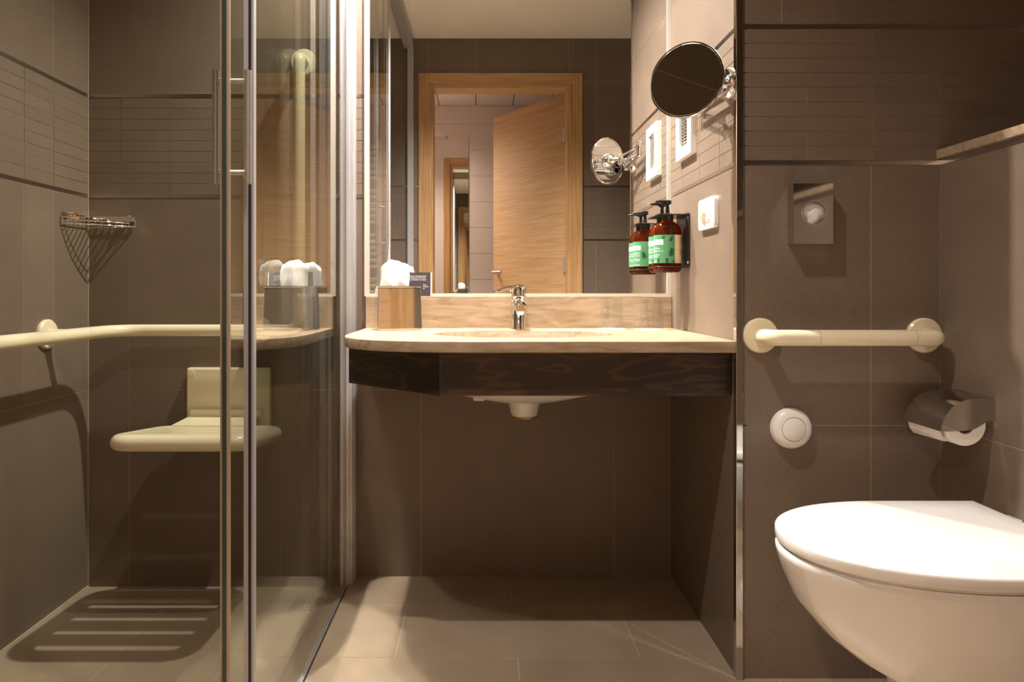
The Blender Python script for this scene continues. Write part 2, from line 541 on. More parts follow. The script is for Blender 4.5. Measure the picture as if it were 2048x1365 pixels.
# diagonal cut joint in front of the niche corner
bm = bmesh.new()
d = (Vector((0.574, 1.545, 0)) - Vector((0.392, 1.795, 0)))
nn = Vector((-d.y, d.x, 0)).normalized() * 0.0011
a, b = Vector((0.392, 1.795, 0)), Vector((0.574, 1.545, 0))
vs = [bm.verts.new(p + Vector((0, 0, z))) for z in (-0.002, 0.0004) for p in (a + nn, a - nn, b - nn, b + nn)]
for f in ((0, 1, 2, 3), (4, 5, 6, 7), (0, 1, 5, 4), (1, 2, 6, 5), (2, 3, 7, 6), (3, 0, 4, 7)):
    bm.faces.new([vs[i] for i in f])
fin('grout_line', bm, M['grout'], fl)
fs = structure(box('floor_shower', XL - 0.1, -0.400, YD - 0.1, YB + 0.05, -0.14, ZS - 0.0008, M['grout']))
srows = [(2.0177, YB), (1.7295, 2.0177), (1.4413, 1.7295), (1.153, 1.4413), (0.865, 1.153), (0.577, 0.865), (YD, 0.577)]
for (y0, y1) in srows:
    for (a, b) in cells(XL, -0.400, [-0.918, -0.628]):
        floor_tile(fs, a, b, y0, y1, ZS)

# ------------------------------------------------------------------ doorway, door and hall
fr = structure(thing('trim_2', 'oak door casing and jambs around the bathroom doorway', 'door frame', (0.10, YD, 0)))
del fr['category']
CX0, CX1, CZ = -0.368, 0.575, 2.129
for yy0, yy1 in ((YD, YD + 0.015), (YD - 0.135, YD - 0.12)):
    box('casing_upright', CX0, CX0 + 0.060, yy0, yy1, 0, CZ, M['oak_v'], fr, 0.002)
    box('casing_upright', CX1 - 0.060, CX1, yy0, yy1, 0, CZ, M['oak_v'], fr, 0.002)
    box('casing_head', CX0 + 0.060, CX1 - 0.060, yy0, yy1, CZ - 0.060, CZ, M['oak_h'], fr, 0.002)
box('jamb', DX0, -0.2836, YD - 0.12, YD + 0.004, 0, 2.075, M['oak_v'], fr)
box('jamb', 0.489, DX1, YD - 0.12, YD + 0.004, 0, 2.075, M['oak_v'], fr)
box('jamb_head', -0.2836, 0.489, YD - 0.12, YD + 0.004, 2.045, 2.075, M['oak_h'], fr)
box('strike_plate', -0.2836, -0.2820, YD - 0.095, YD - 0.06, 0.93, 1.02, M['nickel'], fr)

dr = structure(thing('door_1', 'oak veneered door leaf standing open into the hall', 'door', (0.489, 0.128, 0)))
del dr['category']
ang = math.atan2(-0.836, -0.549)
du = Vector((math.cos(ang), math.sin(ang), 0))
dn = Vector((-du.y, du.x, 0))
if dn.y < 0 and False: dn = -dn
def leaf_part(name, u0, u1, v0, v1, z0, z1, mat, parent, bevel=0.0):
    bm = bmesh.new(); add_box(bm, u0, u1, v0, v1, z0, z1, bevel)
    mt = Matrix.Translation((0.489, 0.128, 0)) @ Matrix.Rotation(ang, 4, 'Z')
    bmesh.ops.transform(bm, matrix=mt, verts=bm.verts)
    return fin(name, bm, mat, parent, smooth=(40 if bevel else False))
# the bathroom face of the leaf is the one on the side v < 0 when that side looks towards +y
side = -1 if (Matrix.Rotation(ang, 3, 'Z') @ Vector((0, -1, 0))).y > 0 else 1
leaf_part('leaf', 0.0, 0.755, min(0, -side * 0.04), max(0, -side * 0.04), 0.008, 2.058, M['oak_leaf'], dr, 0.0015)
h = thing  # keep name
def leaf_pt(u, v, z):
    return Matrix.Translation((0.489, 0.128, 0)) @ Matrix.Rotation(ang, 4, 'Z') @ Vector((u, v, z))
hd = tube('door_handle', fillet([leaf_pt(0.70, 0, 1.0), leaf_pt(0.70, side * 0.05, 1.0), leaf_pt(0.59, side * 0.05, 1.0)], 0.012), 0.009, M['nickel'], dr)
nv = (leaf_pt(0, side, 0) - leaf_pt(0, 0, 0))
lathe('handle_rose', [(0, 0), (0.024, 0), (0.024, 0.006), (0, 0.006)], M['nickel'], dr, leaf_pt(0.70, 0, 1.0), nv, 20)
for zz in (1.80, 1.03, 0.30):
    h_ = tube('hinge', [(0.484, 0.122 + 0.014, zz - 0.045), (0.484, 0.122 + 0.014, zz + 0.045)], 0.008, M['nickel'], dr, 12)
    box('hinge_plate', 0.4855, 0.4895, 0.136, 0.165, zz - 0.04, zz + 0.04, M['nickel'], h_)

HY, HC = -1.08, 2.305
hf = structure(box('floor_hall', -1.5, 1.7, HY - 0.1, YD - 0.12, -0.12, -0.0, M['hallfloor']))
hw = structure(box('wall_hall', -1.5, 1.7, HY - 0.1, HY - 0.003, -0.05, HC + 0.05, M['hallgap']))
z = 0.003
zs = [0.0] + [0.1615 + 0.2 * k for k in range(11)] + [HC]
for a, b in zip(zs, zs[1:]):
    for (u0, u1) in ((-1.5, -0.55), (-0.55, 0.62), (0.62, 1.7)):
        box('wall_panel', u0 + 0.001, u1 - 0.001, HY - 0.006, HY, a + 0.001, b - 0.001, M['hallwall'], hw)
structure(box('wall_hall_left', -1.6, -1.5, HY - 0.1, YD - 0.12, -0.05, HC + 0.05, M['hallwall']))
structure(box('wall_hall_right', 1.7, 1.8, HY - 0.1, YD - 0.12, -0.05, HC + 0.05, M['hallwall']))
hc = structure(box('ceiling_hall', -1.5, 1.7, HY - 0.1, YD - 0.12, HC + 0.006, HC + 0.08, M['dark']))
for k in range(11):
    x0 = -1.5 + 0.047 + 0.283 * k - 0.0
    x0 = -1.465 + 0.283 * k
    box('ceiling_panel', x0 + 0.003, min(1.7, x0 + 0.283) - 0.003, HY + 0.002, YD - 0.122, HC, HC + 0.008, M['hallwall'], hc)
# the hall side of the entrance wall
for nm, a, b, z0, z1 in (('wall_hall_door_left', -1.5, CX0, 0, HC), ('wall_hall_door_right', CX1, 1.7, 0, HC), ('wall_hall_door_top', CX0, CX1, CZ, HC)):
    structure(box(nm, a, b, YD - 0.128, YD - 0.119, z0, z1, M['hallwall']))
hm = thing('hall_mirror', 'tall narrow mirror on the pale panelled hall wall', 'mirror', (-0.33, HY, 0.15))
box('mirror_glass', -0.55, -0.108, HY, HY + 0.005, 0.15, 2.07, M['mirror'], hm)

# ------------------------------------------------------------------ lamps
for i, (x, y, watt, rad, cone, lab, lname) in enumerate(SPOTS):
    t = thing('downlight', lab, 'ceiling lamp', (x, y, CEIL))
    lathe('ring', [(0.030, 0.002), (0.030, -0.006), (0.036, -0.008), (0.044, -0.004), (0.044, 0.002)], M['chrome'], t, (x, y, CEIL), (0, 0, 1), 32)
    lathe('lens', [(0, -0.002), (0.030, -0.002), (0.030, 0.002), (0, 0.002)], M['lens'], t, (x, y, CEIL), (0, 0, 1), 32)
    ld = bpy.data.lights.new(lname, 'SPOT')
    ld.energy = watt; ld.color = WARM; ld.shadow_soft_size = rad
    ld.spot_size = math.radians(cone); ld.spot_blend = 1.0
    lo = bpy.data.objects.new(lname, ld); C.objects.link(lo)
    lo.parent = t; lo.location = (0, 0, -0.035)
t = thing('downlight', 'round recessed ceiling spot in the hall outside the doorway', 'ceiling lamp', (-0.80, -0.72, HC))
lathe('ring', [(0.030, 0.002), (0.030, -0.006), (0.036, -0.008), (0.044, -0.004), (0.044, 0.002)], M['chrome'], t, (-0.80, -0.72, HC), (0, 0, 1), 32)
lathe('lens', [(0, -0.002), (0.030, -0.002), (0.030, 0.002), (0, 0.002)], M['lens'], t, (-0.80, -0.72, HC), (0, 0, 1), 32)
ld = bpy.data.lights.new('ceiling_lamp_hall_offscreen', 'SPOT'); ld.energy = HALL_W; ld.color = (1.0, 0.84, 0.70); ld.shadow_soft_size = 0.03
ld.spot_size = math.radians(150); ld.spot_blend = 0.9
lo = bpy.data.objects.new('ceiling_lamp_hall_offscreen', ld); C.objects.link(lo); lo.parent = t; lo.location = (0, 0, -0.035)

# ------------------------------------------------------------------ big wall mirror over the counter
mr = thing('wall_mirror', 'large frameless wall mirror above the stone backsplash', 'mirror', (0.11, YB, 0.862))
MX0, MX1, MZ0, MZ1 = -0.3465, 0.5655, 0.8705, 2.25
box('mirror_glass', MX0, MX1, YB - 0.006, YB + 0.0005, MZ0, MZ1, M['mirror'], mr)
box('edge_strip', MX0 - 0.0155, MX0, YB - 0.009, YB + 0.0005, MZ0 - 0.0085, MZ1, M['white_trim'], mr)
box('edge_strip', MX1, MX1 + 0.0125, YB - 0.009, YB + 0.0005, MZ0 - 0.0085, MZ1, M['white_trim'], mr)
box('edge_strip', MX0, MX1, YB - 0.011, YB + 0.0005, MZ0 - 0.0085, MZ0, M['white_trim'], mr)

# ------------------------------------------------------------------ stone counter, backsplash, apron, basin
CT, CB = 0.765, 0.7385
def bez(p0, p1, p2, p3, n=14):
    out = []
    for k in range(n + 1):
        t = k / n
        out.append(tuple((1 - t) ** 3 * p0[i] + 3 * t * (1 - t) ** 2 * p1[i] + 3 * t * t * (1 - t) * p2[i] + t ** 3 * p3[i] for i in range(2)))
    return out
outer = [(XN - 0.001, YB), (-0.356, YB)] + bez((-0.356, 1.80), (-0.356, 1.67), (-0.30, 1.545), (-0.02, 1.545), 24) + [(XN - 0.001, 1.545)]
BX, BY, BA, BBh = 0.111, 1.822, 0.243, 0.163
hole = [(BX + BA * math.cos(2 * PI * k / 72), BY + BBh * math.sin(2 * PI * k / 72)) for k in range(72)]
ctop = thing('vanity_counter', 'cream travertine counter with a rounded end and oval basin cut-out', 'counter', (0.11, 1.82, CB))
slab_from_outlines('slab', outer, [hole], CB, CT, M['stone'], ctop, 0.0025)
bs = box('backsplash', -0.356, XN - 0.001, YB - 0.020, YB + 0.0, CT - 0.001, 0.8622, M['stone'], None, 0.0012)
tag(bs, 'low cream travertine backsplash under the large mirror', 'backsplash')
AZ0, AZ1 = 0.636, CB
ap = thing('vanity_apron', 'dark ebony veneer apron below the stone counter', 'apron', (0.11, 1.60, AZ0))
box('front_panel', -0.098, XN - 0.003, 1.579, 1.597, AZ0, AZ1, M['ebony'], ap, 0.001)
def vprism(name, pts, z0, z1, mat, parent):
    bm = bmesh.new()
    A = [bm.verts.new((p[0], p[1], z0)) for p in pts]; B = [bm.verts.new((p[0], p[1], z1)) for p in pts]
    n = len(pts)
    for k in range(n): bm.faces.new((A[k], A[(k + 1) % n], B[(k + 1) % n], B[k]))
    bm.faces.new(A); bm.faces.new(B)
    return fin(name, bm, mat, parent)
vprism('angled_panel', [(-0.0995, 1.579), (-0.0995, 1.599), (-0.334, 1.81), (-0.3525, 1.80)], AZ0, AZ1, M['ebony'], ap)
box('side_panel', -0.3525, -0.334, 1.801, YB, AZ0, AZ1, M['ebony'], ap)
sk = thing('wash_basin', 'white ceramic basin hanging under the stone counter', 'basin', (BX, BY, 0.545))
def ell(a, b, z, cx=BX, cy=BY, n=48):
    return [(cx + a * math.cos(2 * PI * k / n), cy + b * math.sin(2 * PI * k / n), z) for k in range(n)]
loft('bowl', [ell(BA + 0.012, BBh + 0.012, CB), ell(BA + 0.010, BBh + 0.010, 0.70), ell(0.237, 0.157, 0.650), ell(0.205, 0.135, 0.612),
              ell(0.10, 0.08, 0.590), ell(0.043, 0.043, 0.582), ell(0.030, 0.030, 0.588), ell(0.10, 0.08, 0.600), ell(0.18, 0.117, 0.627),
              ell(0.222, 0.143, 0.665), ell(0.238, 0.158, 0.705), ell(BA - 0.001, BBh - 0.001, CB)], M['ceramic'], sk, 60, False, False)
loft('drain_body', [ell(0.046, 0.046, 0.592, n=24), ell(0.041, 0.041, 0.575, n=24), ell(0.036, 0.036, 0.55, n=24), ell(0.033, 0.033, 0.545, n=24)], M['ceramic'], sk, 50)
lathe('drain_ring', [(0.0, 0.0), (0.036, 0.0), (0.036, -0.004), (0.0, -0.004)], plain('brass_ring', srgb(190, 150, 90), 0.3, 0.8), sk, (BX, BY, 0.546), seg=24)
lathe('drain_plug', [(0, 0.004), (0.026, 0.002), (0.031, -0.003), (0, -0.003)], M['chrome'], sk, (BX, BY, 0.5895), seg=24)
box('mounting_lug', BX - 0.135, BX - 0.105, 1.735, 1.765, 0.598, 0.62, M['ceramic'], sk, 0.004)

# ------------------------------------------------------------------ tap
FX, FY = 0.107, 2.034
tp = thing('basin_tap', 'chrome single lever mixer tap behind the oval basin', 'tap', (FX, FY, CT))
lathe('body', [(0, 0), (0.0235, 0), (0.0235, 0.003), (0.0225, 0.006), (0.0225, 0.088), (0.020, 0.092), (0, 0.092)], M['chrome'], tp, (FX, FY, CT - 0.0005), seg=36)
loft('spout', [[(FX + sx * w, y, zc + sz * hh) for (sx, sz) in ((-1, -0.6), (-0.6, -1), (0.6, -1), (1, -0.6), (1, 0.6), (0.6, 1), (-0.6, 1), (-1, 0.6))]
               for (y, w, zc, hh) in ((FY + 0.005, 0.0215, 0.838, 0.018), (FY - 0.03, 0.0205, 0.837, 0.016), (FY - 0.07, 0.018, 0.834, 0.013), (FY - 0.108, 0.0155, 0.830, 0.0105), (FY - 0.114, 0.013, 0.8285, 0.008))], M['chrome'], tp, 35)
lathe('aerator', [(0, 0), (0.0105, 0), (0.0115, 0.002), (0.0115, 0.014), (0, 0.014)], M['nickel'], tp, (FX, FY - 0.098, 0.8125), (0, -0.25, 1), 24)
lathe('cartridge_neck', [(0.019, 0.0), (0.0195, 0.006), (0.0225, 0.010), (0, 0.010)], M['chrome'], tp, (FX, FY, 0.853), seg=32)
lv = lathe('lever_head', [(0, -0.001), (0.0225, -0.001), (0.023, 0.002), (0.0225, 0.024), (0.020, 0.031), (0.012, 0.034), (0, 0.035)], M['chrome'], tp, (FX, FY, 0.862), seg=36)
loft('lever', [[(x, FY - 0.004 + sy * w, zc + sz * hh) for (sy, sz) in ((-1, -0.5), (-0.5, -1), (0.5, -1), (1, -0.5), (1, 0.5), (0.5, 1), (-0.5, 1), (-1, 0.5))]
               for (x, w, zc, hh) in ((FX + 0.008, 0.017, 0.889, 0.0075), (FX - 0.02, 0.016, 0.888, 0.0065), (FX - 0.05, 0.013, 0.881, 0.0045), (FX - 0.070, 0.011, 0.875, 0.003), (FX - 0.075, 0.009, 0.8735, 0.002))], M['chrome'], tp, 35)

# ------------------------------------------------------------------ tissue box, tissue, card
rot = math.radians(15)
tb = thing('tissue_box', 'polished chrome cube tissue box on the counter end', 'tissue box', (-0.238, 2.0, CT))
tbm = Matrix.Translation((-0.300, 1.945, CT)) @ Matrix.Rotation(rot, 4, 'Z')
def tb_part(name, b, mat, parent, bevel=0.003):
    bm = bmesh.new()
    for q in b: add_box(bm, *q, bevel, 3)
    for v in bm.verts:
        k = 0.0030 * (v.co.z / Hh)
        v.co.x += k * (1 if v.co.x < W / 2 else -1); v.co.y += k * (1 if v.co.y < D / 2 else -1)
    bmesh.ops.transform(bm, matrix=tbm, verts=bm.verts)
    return fin(name, bm, mat, parent)
W = 0.130; D = 0.099; Hh = 0.128
tb_part('case', [(0, W, 0, D, -0.0005, Hh - 0.004)], M['chrome'], tb)
slot = thing  # unused name guard
tb_part('top_plate', [(0.0005, W - 0.0005, 0.0005, D - 0.0005, Hh - 0.005, Hh)], M['chrome'], tb, 0.0015)
# crumpled tissue: a folded sheet pulled up through the slot
def tissue():
    """a folded double sheet pulled up through the slot: two leaves that meet in a rounded ridge"""
    bm = bmesh.new()
    nu, nv = 36, 22
    def pt(u, v):
        # u runs across the sheet, v goes up the front leaf, over the ridge and down the back leaf
        w = abs(2 * v - 1)                       # 1 at the slot, 0 at the ridge
        t = 1 - w
        half = 0.0435 - 0.004 * t - 0.009 * t * t
        cx = 0.0565 + 0.004 * t
        x = cx + (u - 0.5) * 2 * half
        top = 0.080 - 0.018 * max(0, u - 0.45) ** 1.3 * 1.9 - 0.030 * max(0, 0.16 - u) * 2
        z = Hh - 0.004 + top * (1 - w ** 2.2)
        sgn = -1 if v < 0.5 else 1
        thick = 0.004 + 0.019 * math.sin(min(1, w * 1.5) * PI / 2) * (1 - 0.55 * max(0, w - 0.55) / 0.45)
        edge = (4 * u * (1 - u)) ** 0.35
        y = 0.050 + sgn * thick * (0.35 + 0.65 * edge)
        y += 0.0035 * math.sin(13 * u + 4 * t) * (0.3 + t * w * 3) + 0.002 * math.sin(31 * u - 7 * t) * t
        x += 0.0015 * math.sin(9 * t + 5 * u)
        z += 0.0012 * math.sin(17 * u + 3) * t
        return Vector((x, y, z))
    g = [[bm.verts.new(pt(i / nu, j / nv)) for i in range(nu + 1)] for j in range(nv + 1)]
    for j in range(nv):
        for i in range(nu):
            bm.faces.new((g[j][i], g[j][i + 1], g[j + 1][i + 1], g[j + 1][i]))
    for i in (0, nu):
        for j in range(nv // 2):
            a, b, c, d_ = g[j][i], g[j + 1][i], g[nv - j - 1][i], g[nv - j][i]
            vs_ = []
            for q in (a, b, c, d_):
                if q not in vs_: vs_.append(q)
            if len(vs_) > 2: bm.faces.new(vs_)
    bmesh.ops.transform(bm, matrix=tbm, verts=bm.verts)
    return fin('tissue', bm, M['tissue'], None, smooth=70)
tag(tissue(), 'white paper tissue sticking up out of the chrome box', 'tissue')

cd = thing('notice_card', 'small dark notice card with white print leaning on the mirror', 'card', (-0.225, 2.086, 0.862))
CM = Matrix.Translation((-0.290, 2.0835, 0.8618)) @ Matrix.Rotation(math.radians(-5), 4, 'X')
def card_part(name, bm, mat, parent):
    bmesh.ops.transform(bm, matrix=CM, verts=bm.verts)
    return fin(name, bm, mat, parent)
bm = bmesh.new(); add_box(bm, 0, 0.131, 0, 0.0008, 0, 0.0735); card_part('sheet', bm, M['card'], cd)
bm = bmesh.new(); add_box(bm, 0.1312, 0.1345, 0.0004, 0.0012, 0, 0.0735); card_part('fold_edge', bm, M['ink_white'], cd)
for (txt, x1, zz, s) in (('e di nuovo l\u2019asciugamano', 0.118, 0.0600, 0.0062), ('pu\u00f2 riutilizzarlo si aiuta', 0.116, 0.0545, 0.0062),
                         ('ndo il consumo di acqua.', 0.118, 0.0490, 0.0062), ('that', 0.117, 0.0335, 0.0062), ('towels', 0.121, 0.0280, 0.0062), ('us', 0.115, 0.0225, 0.0062)):
    me = text_mesh(txt, s)
    w = max(v.co.x for v in me.vertices)
    x0 = x1 - w if zz > 0.04 else 0.108
    me.transform(CM @ Matrix.Translation((x0, -0.0003, zz)) @ Matrix.Rotation(PI / 2, 4, 'X'))
    link_mesh('print_line', me, M['ink_white'], cd)

# ------------------------------------------------------------------ tumblers on paper coasters
for (x, y, r, lab1, lab2) in ((0.384, 2.028, 0.034, 'clear tumbler upside down on the counter, the one beside the tap', 'white paper coaster under the tumbler nearer the tap'),
                              (0.4945, 2.000, 0.0360, 'clear tumbler upside down on the counter, the one by the tiled side wall', 'white paper coaster under the tumbler by the tiled side wall')):
    cs = lathe('coaster', [(0, 0), (r + 0.010, 0), (r + 0.010, 0.0014), (0, 0.0014)], M['tissue'], None, (x, y, CT - 0.0002), seg=40)
    tag(cs, lab2, 'coaster', 'paper coasters under the tumblers')
    g = lathe('tumbler', [(r, 0), (r, 0.002), (r * 0.998, 0.006), (r * 0.978, 0.045), (r * 0.957, 0.085), (r * 0.95, 0.090), (r * 0.91, 0.0925), (0, 0.0925), (0, 0.083), (r * 0.86, 0.083), (r * 0.90, 0.080), (r * 0.92, 0.045), (r * 0.945, 0.004), (r * 0.96, 0), (r, 0)], M['tumbler'], None, (x, y, CT + 0.001), seg=48, sharp=18)
    tag(g, lab1, 'glass', 'tumblers on the counter')

# ------------------------------------------------------------------ soap bottles on their bracket
bk = thing('bottle_bracket', 'black metal bottle holder screwed to the tiled niche wall', 'bottle holder', (XN, 1.96, 0.944))
KY0, KY1 = 1.899, 2.022
slabm = []
def yz_plate(name, y0, y1, z0, z1, x0, x1, rad, mat, parent):
    pts = []
    for (cy, cz, a0) in ((y1 - rad, z1 - rad, 0), (y0 + rad, z1 - rad, 90), (y0 + rad, z0 + rad, 180), (y1 - rad, z0 + rad, 270)):
        for k in range(6):
            a = math.radians(a0 + 18 * k)
            pts.append((cy + rad * math.cos(a), cz + rad * math.sin(a)))
    return loft(name, [[(x0, p[0], p[1]) for p in pts], [(x1, p[0], p[1]) for p in pts]], mat, parent, 30)
yz_plate('back_plate', KY0, KY1, 0.944, 1.0985, XN - 0.004, XN + 0.0005, 0.010, M['blackmetal'], bk)
yz_plate('raised_panel', KY0 + 0.018, KY0 + 0.040, 0.965, 1.078, XN - 0.0065, XN - 0.003, 0.010, M['blackmetal'], bk)
box('top_plate', 0.4885, XN - 0.002, KY0, KY1, 1.0905, 1.0935, M['blackmetal'], bk, 0.001)
tube('support_wire', fillet([(XN - 0.002, KY0 + 0.002, 0.946), (0.486, KY0 + 0.002, 0.946), (0.486, KY1 - 0.002, 0.946), (XN - 0.002, KY1 - 0.002, 0.946)], 0.02), 0.0016, M['black'], bk, 8)
for zz in (0.958, 1.085):
    lathe('screw', [(0, 0), (0.004, 0), (0.003, 0.0015), (0, 0.002)], M['nickel'], bk, (XN - 0.004, KY0 + 0.009, zz), (-1, 0, 0), 12)

BSX, BSY = 1.0, 0.70
def bottle(cy, lab, first):
    cx, z0 = 0.5235, 0.931
    t = thing('soap_bottle', lab, 'bottle', (cx, cy, z0), 'soap bottles on the wall holder')
    R = 0.0385
    lathe('body', [(0, 0.0015), (R * 0.80, 0), (R * 0.93, 0.004), (R, 0.012), (R, 0.106), (R * 0.99, 0.113), (R * 0.95, 0.121), (R * 0.86, 0.129), (R * 0.72, 0.1355), (R * 0.55, 0.141), (0.0165, 0.145), (0.0145, 0.150), (0, 0.150)],
          M['amber'], t, (cx, cy, z0), seg=48, sx=BSX, sy=BSY)
    lathe('cap', [(0, 0.0), (0.0155, 0.0), (0.0158, 0.018), (0.013, 0.020), (0, 0.020)], M['black'], t, (cx, cy, z0 + 0.146), seg=28)
    bm = bmesh.new()
    add_lathe(bm, [(0, 0), (0.0065, 0), (0.0055, 0.012), (0.0045, 0.022), (0.0045, 0.026), (0.0105, 0.028), (0.0105, 0.037), (0.007, 0.039), (0, 0.039)], (cx, cy, z0 + 0.165), (0, 0, 1), 20)
    add_tube(bm, [(cx - 0.004, cy - 0.002, z0 + 0.199), (cx - 0.022, cy - 0.008, z0 + 0.2005), (cx - 0.036, cy - 0.013, z0 + 0.198)], [0.0055, 0.004, 0.003], 10)
    fin('pump', bm, M['black'], t, 45)
    # wrapped label: x = arc position on the oval body, measured from the face towards the doorway
    def on(a, dz, e=0.0):
        return Vector((cx + (R + e) * BSX * math.sin(a), cy - (R + e) * BSY * math.cos(a), z0 + dz))
    def patch(name, a0, a1, d0, d1, e, mat, parent, n=24):
        bm = bmesh.new()
        A = [bm.verts.new(on(a0 + (a1 - a0) * k / n, d0, e)) for k in range(n + 1)]
        B = [bm.verts.new(on(a0 + (a1 - a0) * k / n, d1, e)) for k in range(n + 1)]
        A2 = [bm.verts.new(on(a0 + (a1 - a0) * k / n, d0, e - 0.0002)) for k in range(n + 1)]
        B2 = [bm.verts.new(on(a0 + (a1 - a0) * k / n, d1, e - 0.0002)) for k in range(n + 1)]
        for k in range(n):
            bm.faces.new((A[k], A[k + 1], B[k + 1], B[k])); bm.faces.new((A2[k], B2[k], B2[k + 1], A2[k + 1]))
        return fin(name, bm, mat, parent, True)
    gl = patch('label_sheet', -3.75, 0.37, 0.0255, 0.1045, 0.0004, M['label_green'], t, 48)
    patch('ingredients_panel', 0.37, 1.45, 0.0255, 0.1045, 0.0004, M['label_cream'], t)
    patch('brand_box', -2.62, -0.50, 0.077, 0.0915, 0.0007, M['ink_white'], gl, 24)
    # arc length along the oval, so that print is not stretched
    arc = [(-3.6, 0.0)]
    while arc[-1][0] < 1.5:
        a0_ = arc[-1][0]
        arc.append((a0_ + 0.02, arc[-1][1] + (on(a0_ + 0.02, 0) - on(a0_, 0)).length))
    def along(a_start, d_):
        s0 = next(q for (p_a, q) in arc if p_a >= a_start)
        for (p_a, q) in arc:
            if q >= s0 + d_: return p_a
        return arc[-1][0]
    def wrap(me, a0, dz, name, mat, e=0.0010):
        for v in me.vertices:
            x, y = v.co.x, v.co.y
            v.co = on(along(a0, x) if x >= 0 else a0 + x / 0.034, dz + y, e)
        me.update()
        link_mesh(name, me, mat, gl)
    for a_s in (-2.55, -1.50):
        wrap(text_mesh('OCEN', 0.0085), a_s + 0.10, 0.0805, 'brand_print', M['ink_pink'], 0.0012)
        wrap(text_mesh('Felina', 0.0095), a_s, 0.0640, 'print_line', M['ink_white'])
        wrap(text_mesh('Body Wash', 0.0068), a_s, 0.0570, 'print_line', M['ink_white'])
        for (a1, dz) in ((0.72, 0.0475), (0.55, 0.0425), (0.62, 0.029)):
            patch('print_line', a_s, a_s + a1, dz, dz + 0.0018, 0.0008, M['ink_white'], gl, 8)
    for k in range(14):
        dz = 0.098 - 0.0028 * k if k < 8 else 0.064 - 0.0030 * (k - 8)
        patch('print_line', 0.80, 1.40, dz, dz + 0.0008, 0.0008, M['ink_brown'], gl, 6)
    # dark leaf sprigs printed on the green
    def sprig(name, a, dz, sc, lean):
        bm = bmesh.new()
        def leaf(x, y, an, ln, wd):
            pts = []
            for k in range(8):
                tt = k / 8 * 2 * PI
                px, py = ln / 2 * (1 - math.cos(tt)), wd * math.sin(tt)
                pts.append(bm.verts.new((x + px * math.cos(an) - py * math.sin(an), y + px * math.sin(an) + py * math.cos(an), 0)))
            bm.faces.new(pts)
        for k in range(5):
            s = k * 0.20
            x, y = s * math.sin(lean) * sc, s * math.cos(lean) * sc
            for sg in (-1, 1):
                leaf(x, y, PI / 2 - lean + sg * 0.75, 0.45 * sc * (1 - 0.1 * k), 0.055 * sc)
        leaf(0, 0, PI / 2 - lean, 1.2 * sc, 0.03 * sc)
        me = bpy.data.meshes.new(name); bm.to_mesh(me); bm.free()
        wrap(me, a, dz, 'leaf_print', M['ink_dark'], 0.0009)
    sprig('sprig', 0.05, 0.045, 0.022, 0.15)
    sprig('sprig', -0.22, 0.0265, 0.013, -0.1)
    sprig('sprig', -2.95, 0.050, 0.022, 0.2)
    sprig('sprig', 0.0, 0.086, 0.015, 0.4)
    sprig('sprig', -0.55, 0.094, 0.009, 0.5)
    sprig('sprig', -0.95, 0.0265, 0.012, 0.2)
    sprig('sprig', 0.22, 0.0265, 0.008, 0.2)
    return t
bottle(1.931, 'amber pump bottle with green label, at the outer end of the wall holder', True)
bottle(1.9895, 'amber pump bottle with green label, on the wall holder next to the mirror', False)

# ------------------------------------------------------------------ socket and vent on the niche wall
so = thing('wall_socket', 'white rectangular power socket on the tiled niche wall', 'socket', (XN, 1.735, 1.075))
yz_plate('plate', 1.672, 1.797, 1.0365, 1.1145, XN - 0.010, XN + 0.0005, 0.012, M['white_plastic'], so)
yz_plate('module_frame', 1.698, 1.771, 1.0535, 1.0985, XN - 0.0115, XN - 0.009, 0.003, M['white_plastic'], so)
lathe('outlet', [(0, 0), (0.019, 0), (0.0175, 0.003), (0.015, 0.010), (0, 0.010)], plain('outlet_cream', srgb(236, 212, 172), 0.35), so, (XN - 0.0105, 1.750, 1.0755), (-1, 0, 0), 28)
box('button', XN - 0.0135, XN - 0.010, 1.704, 1.724, 1.058, 1.094, M['white_plastic'], so, 0.001)

vt = thing('vent_grille', 'white framed ventilation grille with dark slats on the niche wall', 'vent', (XN, 1.912, 1.2535))
pl = lambda y, z, d: (XN - d, y, z)
VY0, VY1, VZ0, VZ1 = 1.843, 1.985, 1.2535, 1.429
ring_frame('frame', VY0, VY1, VZ0, VZ1, VY0 + 0.034, VY1 - 0.034, VZ0 + 0.030, VZ1 - 0.030, pl, -0.0005, 0.016, M['white_plastic'], vt)
box('backing', XN - 0.002, XN + 0.0003, VY0 + 0.033, VY1 - 0.033, VZ0 + 0.029, VZ1 - 0.029, M['dark'], vt)
ns = 13
for k in range(ns):
    zz = VZ0 + 0.034 + k * (VZ1 - VZ0 - 0.068) / (ns - 1)
    bm = bmesh.new(); add_box(bm, -0.0045, 0.0045, VY0 + 0.0335, VY1 - 0.0335, -0.0008, 0.0008)
    bmesh.ops.transform(bm, matrix=Matrix.Translation((XN - 0.0065, 0, zz)) @ Matrix.Rotation(math.radians(40), 4, 'Y'), verts=bm.verts)
    fin('slat', bm, M['steel'], vt)

